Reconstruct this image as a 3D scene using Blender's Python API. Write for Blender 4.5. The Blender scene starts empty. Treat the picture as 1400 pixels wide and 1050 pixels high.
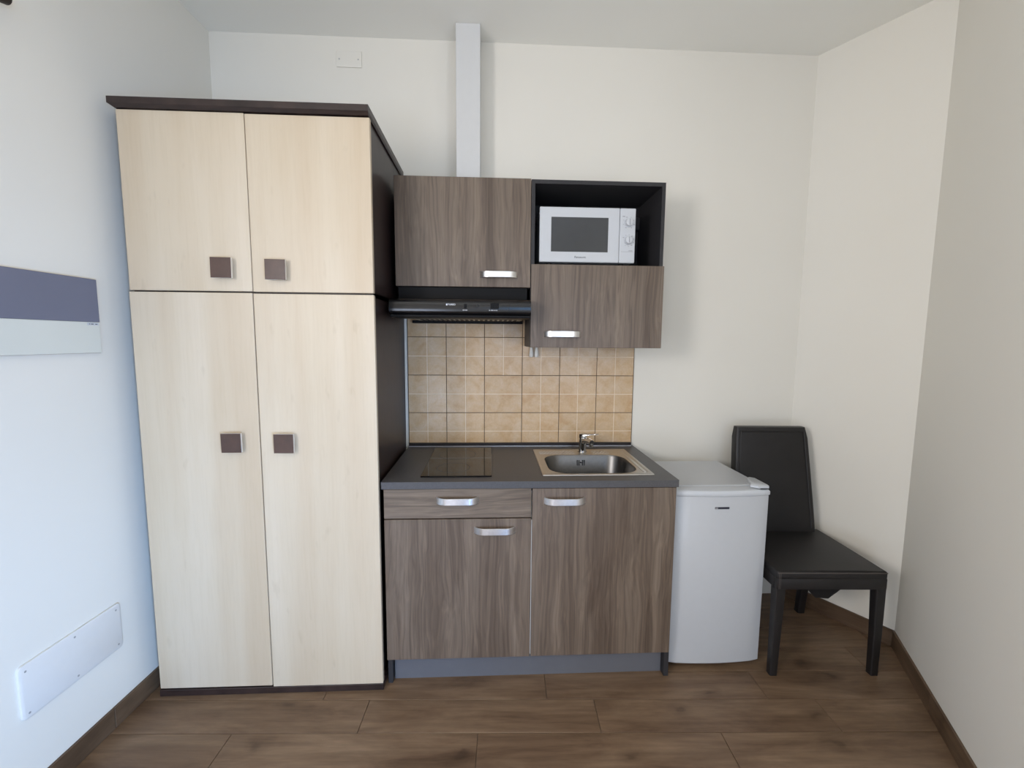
import bpy, bmesh, math, random
from mathutils import Vector, Matrix

random.seed(7)
SC = bpy.context.scene
COL = SC.collection


def lin(r, g, b):
    def f(c):
        c /= 255.0
        return c / 12.92 if c <= 0.04045 else ((c + 0.055) / 1.055) ** 2.4
    return (f(r), f(g), f(b), 1.0)


# ------------------------------------------------------------------ camera
FPX = 590.665
CAM = Vector((0.503533, -2.29251, 1.442838))
YAW, PIT, ROL = 0.0478505, -0.1002362, 0.0077517
cam_data = bpy.data.cameras.new('camera')
cam_data.sensor_fit = 'HORIZONTAL'
cam_data.sensor_width = 36.0
cam_data.lens = FPX / 1400.0 * 36.0
cam_data.clip_start = 0.02
cam = bpy.data.objects.new('camera', cam_data)
COL.objects.link(cam)
fw = Vector((math.sin(YAW) * math.cos(PIT), math.cos(YAW) * math.cos(PIT), math.sin(PIT)))
rt = Vector((math.cos(YAW), -math.sin(YAW), 0))
up = rt.cross(fw)
r2 = rt * math.cos(ROL) + up * math.sin(ROL)
u2 = up * math.cos(ROL) - rt * math.sin(ROL)
M = Matrix((r2, u2, -fw)).transposed().to_4x4()
M.translation = CAM
cam.matrix_world = M
SC.camera = cam

# ------------------------------------------------------------------ world, lights, exposure
world = bpy.data.worlds.new('sky')
SC.world = world
world.use_nodes = True
bg = world.node_tree.nodes['Background']
bg.inputs[0].default_value = (0.62, 0.78, 1.0, 1)
bg.inputs[1].default_value = 0.05


def area(name, loc, target, sx, sy, energy, color):
    d = bpy.data.lights.new(name, 'AREA')
    d.shape = 'RECTANGLE'
    d.size, d.size_y = sx, sy
    d.energy = energy
    d.color = color
    o = bpy.data.objects.new(name, d)
    COL.objects.link(o)
    o.location = loc
    o.rotation_euler = (Vector(target) - Vector(loc)).to_track_quat('-Z', 'Y').to_euler()
    return o


FRONT = -4.60
# daylight comes in behind the camera: a low door in the front wall, plus added area lights low in the right wall
# and high in the left wall, set in invented openings and tuned to balance the room
def daylight(name, loc, aim, sx, sy, rgb, spread=180):
    k = max(rgb)
    o = area(name, loc, tuple(Vector(loc) + Vector(aim)), sx, sy, k, tuple(c / k for c in rgb))
    o.data.spread = math.radians(spread)


daylight('front_door_light', (-0.60, FRONT - 0.01, 0.45), (0, 1, 0), 0.80, 0.65, (16.0, 18.0, 22.3))
daylight('side_fill_light', (1.845, -3.90, 1.15), (-1, 0, 0), 1.0, 0.65, (35.2, 39.3, 47.3))  # added fill from the right, its opening is invented
daylight('side_blue_beam', (1.840, -3.90, 0.48), (-2.73, 2.90, 0.05), 0.6, 0.65, (3.4, 7.0, 13.4), 60)  # added narrow beam that turns the left wall bluer
daylight('front_window_light', (1.00, FRONT - 0.01, 1.50), (0, 1, 0), 0.60, 1.0, (2.4, 5.4, 10.0))
daylight('high_fill_light', (-1.005, -2.80, 1.80), (1, 0, 0), 0.80, 0.65, (50.2, 48.5, 48.5))  # added fill high on the left, its opening is invented

SC.view_settings.view_transform = 'Standard'
SC.view_settings.look = 'None'
SC.view_settings.gamma = 1.0
SC.view_settings.use_curve_mapping = False
SC.view_settings.exposure = 0.0


# ------------------------------------------------------------------ materials
class NT:
    def __init__(self, name):
        self.m = bpy.data.materials.new(name)
        self.m.use_nodes = True
        self.t = self.m.node_tree
        self.b = self.t.nodes['Principled BSDF']

    def n(self, kind, **props):
        nd = self.t.nodes.new(kind)
        for k, v in props.items():
            if k[0] == '_':
                setattr(nd, k[1:], v)
            else:
                nd.inputs[k].default_value = v
        return nd

    def l(self, a, ao, b, bi):
        self.t.links.new(a.outputs[ao], b.inputs[bi])

    def coords(self, scale, rnd=True):
        tc = self.n('ShaderNodeTexCoord')
        mp = self.n('ShaderNodeMapping')
        mp.inputs['Scale'].default_value = scale
        if rnd:
            oi = self.n('ShaderNodeObjectInfo')
            ml = self.n('ShaderNodeVectorMath', _operation='SCALE')
            cb = self.n('ShaderNodeCombineXYZ')
            self.l(oi, 'Random', cb, 0)
            self.l(oi, 'Random', cb, 1)
            self.l(oi, 'Random', cb, 2)
            self.l(cb, 0, ml, 0)
            ml.inputs['Scale'].default_value = 17.3
            ad = self.n('ShaderNodeVectorMath', _operation='ADD')
            self.l(tc, 'Object', ad, 0)
            self.l(ml, 0, ad, 1)
            self.l(ad, 0, mp, 'Vector')
        else:
            self.l(tc, 'Object', mp, 'Vector')
        return mp

    def noise(self, mp, scale, detail=3, rough=0.5, dist=0.0):
        nz = self.n('ShaderNodeTexNoise', Scale=scale, Detail=detail, Roughness=rough, Distortion=dist)
        self.l(mp, 0, nz, 'Vector')
        return nz

    def ramp(self, src, so, stops):
        r = self.n('ShaderNodeValToRGB')
        e = r.color_ramp.elements
        while len(e) < len(stops):
            e.new(0.5)
        for el, (p, c) in zip(e, stops):
            el.position = p
            el.color = c
        self.l(src, so, r, 0)
        return r

    def mix(self, a, ao, b, bo, fac=None, fo=None, blend='MIX', f=0.5):
        m = self.n('ShaderNodeMix', _data_type='RGBA', _blend_type=blend)
        m.inputs[0].default_value = f
        if fac is not None:
            self.l(fac, fo, m, 0)
        self.l(a, ao, m, 6)
        self.l(b, bo, m, 7)
        return m

    def base(self, nd, o=0):
        self.l(nd, o, self.b, 'Base Color')

    def bump(self, nd, o, strength, dist):
        bp = self.n('ShaderNodeBump', Strength=strength, Distance=dist)
        self.l(nd, o, bp, 'Height')
        self.l(bp, 0, self.b, 'Normal')

    def set(self, **kw):
        for k, v in kw.items():
            self.b.inputs[k].default_value = v
        return self


def plain(name, c, rough=0.5, metal=0.0, var=0.04, scale=30.0, bump=0.0, spec=None):
    """near-uniform surface with a faint procedural mottling"""
    t = NT(name)
    mp = t.coords((1, 1, 1))
    nz = t.noise(mp, scale, 3)
    a = tuple(x * (1 - var) for x in c[:3]) + (1,)
    b = tuple(min(1, x * (1 + var)) for x in c[:3]) + (1,)
    t.base(t.ramp(nz, 0, [(0.3, a), (0.7, b)]))
    t.set(Roughness=rough, Metallic=metal)
    if spec is not None:
        t.b.inputs['Specular IOR Level'].default_value = spec
    if bump:
        t.bump(nz, 0, bump, 0.001)
    return t.m


def wall_paint(name, c):
    t = NT(name)
    mp = t.coords((1, 1, 1), False)
    big = t.noise(mp, 1.1, 2)
    fine = t.noise(mp, 260, 2)
    a = tuple(x * 0.975 for x in c[:3]) + (1,)
    t.base(t.ramp(big, 0, [(0.35, a), (0.65, c)]))
    t.set(Roughness=0.75)
    t.b.inputs['Specular IOR Level'].default_value = 0.25
    t.bump(fine, 0, 0.06, 0.001)
    return t.m


def laminate(name, dark, mid, light, horizontal=False):
    """grey-brown wood decor, grain along z (or along x for drawer fronts)"""
    t = NT(name)
    k = 0.032
    s = (k, 1, 1) if horizontal else (1, 1, k)
    mp = t.coords(s)
    # slow sideways wander of the grain
    tc2 = t.coords((1.2, 1, 5) if horizontal else (5, 1, 1.2))
    wob = t.noise(tc2, 1.6, 2)
    sub = t.n('ShaderNodeVectorMath', _operation='SUBTRACT')
    t.l(wob, 1, sub, 0)
    sub.inputs[1].default_value = (0.5, 0.5, 0.5)
    scl = t.n('ShaderNodeVectorMath', _operation='SCALE')
    scl.inputs['Scale'].default_value = 0.065
    t.l(sub, 0, scl, 0)
    add = t.n('ShaderNodeVectorMath', _operation='ADD')
    t.l(mp, 0, add, 0)
    t.l(scl, 0, add, 1)
    bands = t.noise(add, 15, 3, 0.55)
    fine = t.noise(add, 120, 4, 0.65)
    streak = t.noise(add, 42, 2, 0.5)
    wave = t.n('ShaderNodeTexWave', _wave_type='BANDS', _bands_direction='Z' if horizontal else 'X', Scale=14.0, Distortion=12.0, Detail=2.0)
    wave.inputs['Detail Scale'].default_value = 1.6
    t.l(add, 0, wave, 'Vector')
    cA = t.ramp(bands, 0, [(0.28, dark), (0.48, mid), (0.74, light)])
    g1 = t.ramp(fine, 0, [(0.3, (0.64, 0.62, 0.60, 1)), (0.64, (1.12, 1.12, 1.11, 1))])
    g2 = t.ramp(wave, 1, [(0.0, (0.66, 0.63, 0.60, 1)), (0.22, (1, 1, 1, 1)), (1.0, (1.05, 1.04, 1.03, 1))])
    m1 = t.mix(cA, 0, g1, 0, blend='MULTIPLY', f=0.55)
    m2 = t.mix(m1, 2, g2, 0, blend='MULTIPLY', f=0.5)
    g3 = t.ramp(streak, 0, [(0.50, (1, 1, 1, 1)), (0.56, (1.20, 1.19, 1.17, 1)), (0.62, (1, 1, 1, 1))])
    m2 = t.mix(m2, 2, g3, 0, blend='MULTIPLY', f=0.8)
    t.base(m2, 2)
    t.set(Roughness=0.42)
    t.bump(fine, 0, 0.05, 0.001)
    return t.m


def pale_laminate(name):
    t = NT(name)
    mp = t.coords((1, 1, 0.05))
    b = t.noise(mp, 9, 2)
    f = t.noise(mp, 130, 3, 0.6)
    mp2 = t.coords((1, 1, 0.4))
    blot = t.noise(mp2, 5, 2)
    c = t.ramp(b, 0, [(0.3, lin(196, 177, 151)), (0.55, lin(203, 187, 163)), (0.75, lin(208, 193, 171))])
    g = t.ramp(f, 0, [(0.30, (0.955, 0.945, 0.925, 1)), (0.55, (1, 1, 1, 1))])
    spk = t.noise(t.coords((1, 1, 0.35)), 26, 2)
    k = t.ramp(spk, 0, [(0.24, (0.90, 0.885, 0.865, 1)), (0.33, (1, 1, 1, 1))])
    h = t.ramp(blot, 0, [(0.3, (0.97, 0.96, 0.94, 1)), (0.6, (1, 1, 1, 1))])
    m = t.mix(c, 0, g, 0, blend='MULTIPLY', f=0.8)
    m2 = t.mix(m, 2, h, 0, blend='MULTIPLY', f=1.0)
    m2 = t.mix(m2, 2, k, 0, blend='MULTIPLY', f=0.7)
    t.base(m2, 2)
    t.set(Roughness=0.45)
    return t.m


def wenge(name, a=lin(34, 24, 22), b_=lin(56, 42, 38)):
    t = NT(name)
    mp = t.coords((1, 1, 1))
    mp.inputs['Scale'].default_value = (0.15, 1, 0.15)
    f = t.noise(mp, 90, 3, 0.6)
    t.base(t.ramp(f, 0, [(0.3, a), (0.7, b_)]))
    t.set(Roughness=0.38)
    return t.m


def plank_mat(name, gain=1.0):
    t = NT(name)
    mp = t.coords((0.22, 1, 1))
    cloud = t.noise(mp, 10, 6, 0.66, 0.5)
    mp2 = t.coords((0.05, 1, 1))
    grain = t.noise(mp2, 55, 5, 0.68)
    mp3 = t.coords((0.5, 1, 1))
    vor = t.n('ShaderNodeTexVoronoi', _voronoi_dimensions='2D', Scale=3.6, Randomness=1.0)
    wob = t.noise(mp3, 14, 3)
    ad = t.n('ShaderNodeVectorMath', _operation='ADD')
    sc = t.n('ShaderNodeVectorMath', _operation='SCALE')
    sc.inputs['Scale'].default_value = 0.10
    t.l(wob, 1, sc, 0)
    t.l(mp3, 0, ad, 0)
    t.l(sc, 0, ad, 1)
    t.l(ad, 0, vor, 'Vector')
    knot = t.ramp(vor, 0, [(0.02, (0.34, 0.30, 0.27, 1)), (0.06, (0.70, 0.67, 0.64, 1)), (0.16, (1, 1, 1, 1))])
    oi = t.n('ShaderNodeObjectInfo')
    tone = t.ramp(oi, 'Random', [(0.0, (0.90, 0.88, 0.87, 1)), (1.0, (1.06, 1.06, 1.05, 1))])
    c = t.ramp(cloud, 0, [(0.25, lin(84, 63, 46)), (0.46, lin(115, 92, 71)), (0.72, lin(139, 116, 93))])
    g = t.ramp(grain, 0, [(0.3, (0.68, 0.66, 0.63, 1)), (0.62, (1.08, 1.08, 1.08, 1))])
    m = t.mix(c, 0, g, 0, blend='MULTIPLY', f=0.8)
    m = t.mix(m, 2, knot, 0, blend='MULTIPLY', f=0.75)
    m = t.mix(m, 2, tone, 0, blend='MULTIPLY', f=1.0)
    gn = t.n('ShaderNodeRGB')
    gn.outputs[0].default_value = (gain, gain, gain, 1)
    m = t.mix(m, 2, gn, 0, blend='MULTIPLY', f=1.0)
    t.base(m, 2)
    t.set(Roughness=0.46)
    t.bump(grain, 0, 0.12, 0.001)
    return t.m


def tile_mat(name, stops, rough=0.3):
    t = NT(name)
    mp = t.coords((1, 1, 1))
    a = t.noise(mp, 15, 4, 0.6, 0.4)
    b = t.noise(mp, 120, 3)
    oi = t.n('ShaderNodeObjectInfo')
    tone = t.ramp(oi, 'Random', [(0.0, (0.94, 0.92, 0.90, 1)), (1.0, (1.04, 1.03, 1.03, 1))])
    c = t.ramp(a, 0, stops)
    g = t.ramp(b, 0, [(0.3, (0.94, 0.93, 0.92, 1)), (0.7, (1.03, 1.03, 1.03, 1))])
    m = t.mix(c, 0, g, 0, blend='MULTIPLY', f=1.0)
    m = t.mix(m, 2, tone, 0, blend='MULTIPLY', f=1.0)
    t.base(m, 2)
    t.set(Roughness=rough)
    t.bump(a, 0, 0.15, 0.002)
    return t.m


def leather(name):
    t = NT(name)
    mp = t.coords((1, 1, 1))
    v = t.n('ShaderNodeTexVoronoi', Scale=260.0)
    t.l(mp, 0, v, 'Vector')
    n = t.noise(mp, 6, 3)
    t.base(t.ramp(n, 0, [(0.3, lin(22, 20, 20)), (0.7, lin(31, 28, 28))]))
    t.set(Roughness=0.5)
    t.bump(v, 0, 0.15, 0.001)
    return t.m


def steel(name, c, rough):
    t = NT(name)
    mp = t.coords((1, 12, 1))
    n = t.noise(mp, 60, 3)
    t.base(t.ramp(n, 0, [(0.3, tuple(x * 0.88 for x in c[:3]) + (1,)), (0.7, c)]))
    t.set(Roughness=rough, Metallic=1.0)
    return t.m


MAT = dict(
    wall=wall_paint('wall_paint', lin(232, 228, 218)),
    ceil=wall_paint('ceiling_paint', lin(245, 244, 237)),
    duct=plain('duct_white', lin(212, 212, 211), 0.45, var=0.01),
    cover=plain('cover_white', lin(222, 221, 218), 0.4, var=0.01),
    plank=plank_mat('wood_look_tile'),
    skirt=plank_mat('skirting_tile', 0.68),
    floor_grout=plain('floor_grout', lin(112, 96, 82), 0.9),
    wall_grout=plain('wall_grout', lin(92, 78, 66), 0.9),
    tile=tile_mat('beige_tile', [(0.28, lin(193, 157, 114)), (0.5, lin(204, 176, 139)), (0.72, lin(210, 188, 159))]),
    tile_line=plain('tile_line', lin(228, 209, 183), 0.4),
    pale=pale_laminate('maple_laminate'),
    wenge=wenge('wenge_laminate'),
    knob_veneer=wenge('knob_veneer', lin(66, 46, 38), lin(84, 61, 51)),
    wood=laminate('walnut_laminate', lin(83, 69, 58), lin(102, 88, 76), lin(120, 106, 93)),
    wood_h=laminate('walnut_laminate_horizontal', lin(83, 69, 58), lin(103, 90, 77), lin(122, 108, 95), True),
    carcass=plain('anthracite_board', lin(50, 49, 51), 0.5, var=0.06, scale=60, spec=0.3),
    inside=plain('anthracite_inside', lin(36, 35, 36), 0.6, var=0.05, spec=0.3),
    edge=plain('pale_board_edge', lin(205, 202, 198), 0.5),
    plinth=plain('grey_plinth', lin(98, 99, 104), 0.38, var=0.02),
    worktop=plain('slate_worktop', lin(74, 73, 75), 0.42, var=0.10, scale=160),
    upstand=plain('dark_upstand', lin(34, 29, 30), 0.35),
    alu=steel('brushed_aluminium', (0.86, 0.86, 0.87, 1), 0.33),
    chrome=steel('chrome', (0.50, 0.49, 0.48, 1), 0.10),
    steel=steel('stainless_steel', (0.55, 0.53, 0.50, 1), 0.32),
    hob=plain('black_glass', lin(12, 11, 12), 0.04, var=0.02, spec=0.38),
    black=plain('black_enamel', lin(12, 11, 12), 0.5, var=0.03, spec=0.15),
    black_gloss=plain('black_plastic', lin(14, 14, 16), 0.20, var=0.03),
    dark=plain('dark_void', lin(14, 13, 14), 0.7),
    white=plain('white_enamel', lin(184, 186, 189), 0.30, var=0.008),
    white_plastic=plain('white_plastic', lin(195, 198, 202), 0.42, var=0.008),
    grey_line=plain('grey_line', lin(140, 142, 148), 0.5),
    screw_grey=plain('screw_grey', lin(170, 170, 170), 0.4, 0.3),
    clip=plain('clip_white', lin(222, 220, 214), 0.5),
    bowl=steel('steel_bowl_dimmed', (0.16, 0.155, 0.15, 1), 0.34),  # same steel, dark room reflection put into the colour
    glass=plain('microwave_window', lin(58, 60, 63), 0.16, var=0.03),
    ink=plain('dark_ink', lin(52, 54, 62), 0.5),
    white_ink=plain('white_ink', lin(230, 232, 236), 0.5),
    navy=plain('navy_badge', lin(42, 44, 58), 0.35),
    silver=plain('silver_badge', lin(150, 152, 160), 0.3, 0.6),
    leather=leather('black_leather'),
    thread=plain('grey_thread', lin(84, 76, 72), 0.8),
    lining=plain('black_cloth', lin(18, 16, 16), 0.95, var=0.1, scale=80, bump=0.4),
    slate=plain('slate_grey_paint', lin(112, 114, 130), 0.6, var=0.03, scale=4),
    cream=plain('cream_paint', lin(214, 215, 206), 0.6, var=0.02, scale=4),
    board=plain('raw_board_edge', lin(176, 158, 138), 0.7),
    filter=steel('grease_filter', (0.42, 0.40, 0.34, 1), 0.42),
    bronze=plain('dark_bronze', lin(34, 27, 22), 0.4),
)


# ------------------------------------------------------------------ mesh helpers
def box(bm, x0, x1, y0, y1, z0, z1, bev=0.0, seg=2, mi=0):
    vs = [bm.verts.new(p) for p in ((x0, y0, z0), (x1, y0, z0), (x1, y1, z0), (x0, y1, z0),
                                    (x0, y0, z1), (x1, y0, z1), (x1, y1, z1), (x0, y1, z1))]
    fs = [bm.faces.new([vs[i] for i in q]) for q in ((0, 3, 2, 1), (4, 5, 6, 7), (0, 1, 5, 4), (1, 2, 6, 5), (2, 3, 7, 6), (3, 0, 4, 7))]
    for f in fs:
        f.material_index = mi
    if bev > 0:
        es = list({e for f in fs for e in f.edges})
        bmesh.ops.bevel(bm, geom=es, offset=bev, offset_type='OFFSET', segments=seg, profile=0.5, affect='EDGES', material=-1)
    return bm


def loft(bm, loops, cap0=True, cap1=True, mi=0, closed=True):
    """skin a list of equally long vertex loops"""
    L = [[bm.verts.new(p) for p in lp] for lp in loops]
    n = len(L[0])
    for a, b in zip(L[:-1], L[1:]):
        for i in range(n if closed else n - 1):
            j = (i + 1) % n
            bm.faces.new((a[i], a[j], b[j], b[i])).material_index = mi
    if cap0:
        bm.faces.new(list(reversed(L[0]))).material_index = mi
    if cap1:
        bm.faces.new(L[-1]).material_index = mi
    return L


def circle(c, r, axis, n=20, ph=0.0):
    c = Vector(c)
    ax = Vector(axis).normalized()
    t = Vector((0, 0, 1)) if abs(ax.z) < 0.9 else Vector((1, 0, 0))
    u = ax.cross(t).normalized()
    v = ax.cross(u)
    return [c + u * (r * math.cos(ph + 2 * math.pi * i / n)) + v * (r * math.sin(ph + 2 * math.pi * i / n)) for i in range(n)]


def cyl(bm, p0, p1, r0, r1=None, n=20, mi=0):
    ax = Vector(p1) - Vector(p0)
    loft(bm, [circle(p0, r0, ax, n), circle(p1, r1 if r1 is not None else r0, ax, n)], mi=mi)


def tube(bm, pts, radii, n=14, mi=0):
    pts = [Vector(p) for p in pts]
    loops = []
    for i, p in enumerate(pts):
        a = pts[max(0, i - 1)]
        b = pts[min(len(pts) - 1, i + 1)]
        loops.append(circle(p, radii[i], b - a, n))
    loft(bm, loops, mi=mi)


def rrect(x0, x1, y0, y1, r, z, n=6):
    out = []
    for cx, cy, a0 in ((x1 - r, y1 - r, 0), (x0 + r, y1 - r, 90), (x0 + r, y0 + r, 180), (x1 - r, y0 + r, 270)):
        for i in range(n + 1):
            a = math.radians(a0 + 90.0 * i / n)
            out.append((cx + r * math.cos(a), cy + r * math.sin(a), z))
    return out


def world_loc(o):
    v = Vector((0, 0, 0))
    while o is not None:
        v += o.location
        o = o.parent
    return v


def obj(name, bm, mats, parent=None, loc=None, smooth=False, world=True):
    """link bm as ONE mesh object. World-space vertices are moved into the parent's space."""
    bmesh.ops.recalc_face_normals(bm, faces=bm.faces[:])
    off = Vector((0, 0, 0))
    if world and parent is not None:
        off = world_loc(parent)
    if loc is not None:
        off = off + Vector(loc) if False else Vector(loc)
    if off.length > 0 and world:
        bmesh.ops.translate(bm, verts=bm.verts[:], vec=-off)
    me = bpy.data.meshes.new(name)
    bm.to_mesh(me)
    bm.free()
    for m in (mats if isinstance(mats, (list, tuple)) else [mats]):
        me.materials.append(MAT[m])
    if smooth:
        me.polygons.foreach_set('use_smooth', [True] * len(me.polygons))
        me.set_sharp_from_angle(angle=math.radians(38))
    o = bpy.data.objects.new(name, me)
    COL.objects.link(o)
    if parent is not None:
        o.parent = parent
        if loc is not None and world:
            o.location = Vector(loc) - world_loc(parent)
    elif loc is not None:
        o.location = loc
    return o


def B(*a, **k):
    return box(bmesh.new(), *a, **k)


def tag(o, label, cat, group=None):
    o['label'] = label
    o['category'] = cat
    if group:
        o['group'] = group
    return o


def thing(name, label, cat, loc, rz=0.0, group=None):
    o = bpy.data.objects.new(name, None)
    o.empty_display_size = 0.1
    COL.objects.link(o)
    o.location = loc
    o.rotation_euler = (0, 0, rz)
    return tag(o, label, cat, group)


def struct(name, bm, mats, parent=None, **k):
    o = obj(name, bm, mats, parent, **k)
    if parent is None:
        o['kind'] = 'structure'
    return o


def share(src, parent, loc_world):
    """copy a part (sharing its mesh) under another parent"""
    c = src.copy()
    COL.objects.link(c)
    c.parent = parent
    c.location = Vector(loc_world) - world_loc(parent)
    return c


def text_bm(s, size, loc, depth=0.0004, sx=1.0):
    """lettering standing in the xz plane, facing -y, centred on loc"""
    cu = bpy.data.curves.new('lettering', 'FONT')
    cu.body = s
    cu.size = size
    cu.align_x = 'CENTER'
    cu.align_y = 'CENTER'
    cu.extrude = depth
    to = bpy.data.objects.new('lettering', cu)
    COL.objects.link(to)
    dg = bpy.context.evaluated_depsgraph_get()
    me = bpy.data.meshes.new_from_object(to.evaluated_get(dg))
    bpy.data.objects.remove(to)
    bm = bmesh.new()
    bm.from_mesh(me)
    bpy.data.meshes.remove(me)
    bpy.data.curves.remove(cu)
    bmesh.ops.transform(bm, matrix=Matrix.Translation(loc) @ Matrix.Rotation(math.pi / 2, 4, 'X') @ Matrix.Diagonal((sx, 1, 1, 1)), verts=bm.verts[:])
    for f in bm.faces:
        f.material_index = 0
    return bm


# ------------------------------------------------------------------ room shell
CZ = 2.905
# plan of the room (inner faces): left wall leans a little, the right side has a splayed corner
PL0, PL1 = Vector((-0.855, 0)), Vector((-0.855 + 0.05 * FRONT, FRONT))       # left wall
PR0 = Vector((2.170, 0))                                                      # end of back wall
PR1 = Vector((2.430, -0.447))                                                 # end of splayed wall
PR2 = Vector((2.430 - 0.5405 * 1.10, -0.447 - 1.10))                          # end of right wall
PR3 = Vector((PR2.x, FRONT))
TH = 0.12


def wall_prism(p, q, z0=0.0, z1=CZ, th=TH, ext=0.06):
    """solid wall whose inner face runs p -> q; the room lies to the right of that direction"""
    d = (q - p).normalized()
    nrm = Vector((-d.y, d.x))
    p = p - d * ext
    q = q + d * ext
    bm = bmesh.new()
    a = [(p.x, p.y), (q.x, q.y), (q.x + nrm.x * th, q.y + nrm.y * th), (p.x + nrm.x * th, p.y + nrm.y * th)]
    loft(bm, [[(x, y, z0) for x, y in a], [(x, y, z1) for x, y in a]])
    return bm


bm = bmesh.new()
box(bm, -1.3, 2.75, FRONT - 0.2, 0.2, -0.12, -0.004)
floor = struct('floor', bm, 'floor_grout')
bm = bmesh.new()
box(bm, -1.3, 2.75, FRONT - 0.2, 0.2, CZ, CZ + 0.12)
struct('ceiling', bm, 'ceil')
wall_left_bm = wall_prism(PL1, PL1 + (PL0 - PL1).normalized() * 1.40, ext=0.0)


def add_prism(bm, p, q, z0, z1):
    o_ = wall_prism(p, q, z0, z1, ext=0.0)
    me_ = bpy.data.meshes.new('tmp')
    o_.to_mesh(me_)
    o_.free()
    bm.from_mesh(me_)
    bpy.data.meshes.remove(me_)


def along(p, q, t_):
    return p + (q - p).normalized() * t_


add_prism(wall_left_bm, along(PL1, PL0, 1.40), along(PL1, PL0, 2.20), 0.0, 1.47)  # gap made for the added high light
add_prism(wall_left_bm, along(PL1, PL0, 1.40), along(PL1, PL0, 2.20), 2.13, CZ)
add_prism(wall_left_bm, along(PL1, PL0, 2.20), PL0, 0.0, CZ)
wall_left = struct('wall_left', wall_left_bm, 'wall')
wall_back = struct('wall_back', wall_prism(Vector((-0.98, 0)), PR0, ext=0.0), 'wall')
struct('wall_corner', wall_prism(PR0, PR1, ext=0.0), 'wall')
struct('wall_right', wall_prism(PR1, PR2, ext=0.0), 'wall')
wrf = wall_prism(PR2, Vector((PR2.x, -3.40)), ext=0.0)
add_prism(wrf, Vector((PR2.x, -3.40)), Vector((PR2.x, -4.40)), 0.0, 0.12)  # gap made for the added side lights
add_prism(wrf, Vector((PR2.x, -3.40)), Vector((PR2.x, -4.40)), 1.48, CZ)
add_prism(wrf, Vector((PR2.x, -4.40)), PR3, 0.0, CZ)
struct('wall_right_front', wrf, 'wall')
# front wall behind the camera with the door opening the daylight comes through
DX0, DX1, DZ = -1.00, -0.20, 0.80
bm = bmesh.new()
box(bm, -1.20, DX0, FRONT - TH, FRONT, 0, CZ)
box(bm, DX1, 0.69, FRONT - TH, FRONT, 0, CZ)
box(bm, 0.69, 1.31, FRONT - TH, FRONT, 0, 0.99)
box(bm, 0.69, 1.31, FRONT - TH, FRONT, 2.01, CZ)
box(bm, 1.31, PR3.x + TH, FRONT - TH, FRONT, 0, CZ)
box(bm, DX0, DX1, FRONT - TH, FRONT, DZ, CZ)
struct('wall_front', bm, 'wall')

# floor planks: 15 x 90 cm wood-look tiles laid in staggered rows, turned 2 degrees
FA = -0.0356
PW, PLN, GAP = 0.1495, 0.9015, 0.0022
fd = Vector((math.cos(FA), math.sin(FA)))
fn = Vector((-math.sin(FA), math.cos(FA)))


def floor_uv(x, y):
    p = Vector((x, y))
    return p.dot(fd), p.dot(fn)


_, v_ref = floor_uv(0.448, -0.830)                       # a row joint
joint = {0: floor_uv(0.016, -0.75)[0], -1: floor_uv(0.455, -0.90)[0], 1: floor_uv(0.735, -0.6)[0]}
room = [PL1, PL0, PR0, PR1, PR2, PR3]


def clip_poly(poly, p, q):
    """keep the part of poly to the right of p -> q"""
    out = []
    d = q - p

    def s(a):
        return d.x * (a.y - p.y) - d.y * (a.x - p.x)
    for i in range(len(poly)):
        a, b = poly[i], poly[(i + 1) % len(poly)]
        sa, sb = s(a), s(b)
        if sa <= 0:
            out.append(a)
        if (sa < 0 < sb) or (sb < 0 < sa):
            out.append(a + (b - a) * (sa / (sa - sb)))
    return out


def inside_cut(u0, u1, v0, v1):
    poly = [fd * u + fn * v for u, v in ((u0, v0), (u1, v0), (u1, v1), (u0, v1))]
    # the room is convex except at the turn of the right wall; its last stretch is left to the wall itself
    for p, q in ((PL1, PL0), (Vector((-3, 0)), PR0), (PR0, PR1), (PR1, PR2)):
        poly = clip_poly(poly, p, q)
        if len(poly) < 3:
            return poly
    return clip_poly(poly, Vector((4, FRONT)), Vector((-4, FRONT)))


for row in range(-27, 7):
    v0 = v_ref + row * PW + GAP / 2
    v1 = v_ref + (row + 1) * PW - GAP / 2
    off = joint.get(row, 0.19 + 0.37 * ((row * 5) % 7))
    k0 = math.floor((-1.6 - off) / PLN)
    for k in range(k0, k0 + 6):
        u0 = off + k * PLN + GAP / 2
        u1 = off + (k + 1) * PLN - GAP / 2
        poly = inside_cut(u0, u1, v0, v1)
        if len(poly) < 3:
            continue
        area_ = abs(sum(poly[i].x * poly[i - 1].y - poly[i - 1].x * poly[i].y for i in range(len(poly)))) / 2
        if area_ < 0.002:
            continue
        c = fd * ((u0 + u1) / 2) + fn * ((v0 + v1) / 2)
        loc = []
        for a in poly:
            w = (a.x - c.x) * fd.x + (a.y - c.y) * fd.y, (a.x - c.x) * fn.x + (a.y - c.y) * fn.y
            loc.append(w)
        bm = bmesh.new()
        e = 0.0009
        cx_ = sum(w[0] for w in loc) / len(loc)
        cy_ = sum(w[1] for w in loc) / len(loc)

        def inset(w):
            dx, dy = w[0] - cx_, w[1] - cy_
            return (w[0] - math.copysign(min(e, abs(dx)), dx), w[1] - math.copysign(min(e, abs(dy)), dy))
        loft(bm, [[(x, y, -0.004) for x, y in loc], [(x, y, -0.0007) for x, y in loc], [(*inset(w), 0.0) for w in loc]], cap0=False)
        bmesh.ops.recalc_face_normals(bm, faces=bm.faces[:])
        o = obj('plank', bm, 'plank', floor, world=False)
        o.location = (c.x, c.y, 0)
        o.rotation_euler = (0, 0, FA)

# skirting of the same tile, in lengths
SK = 0.080


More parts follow.
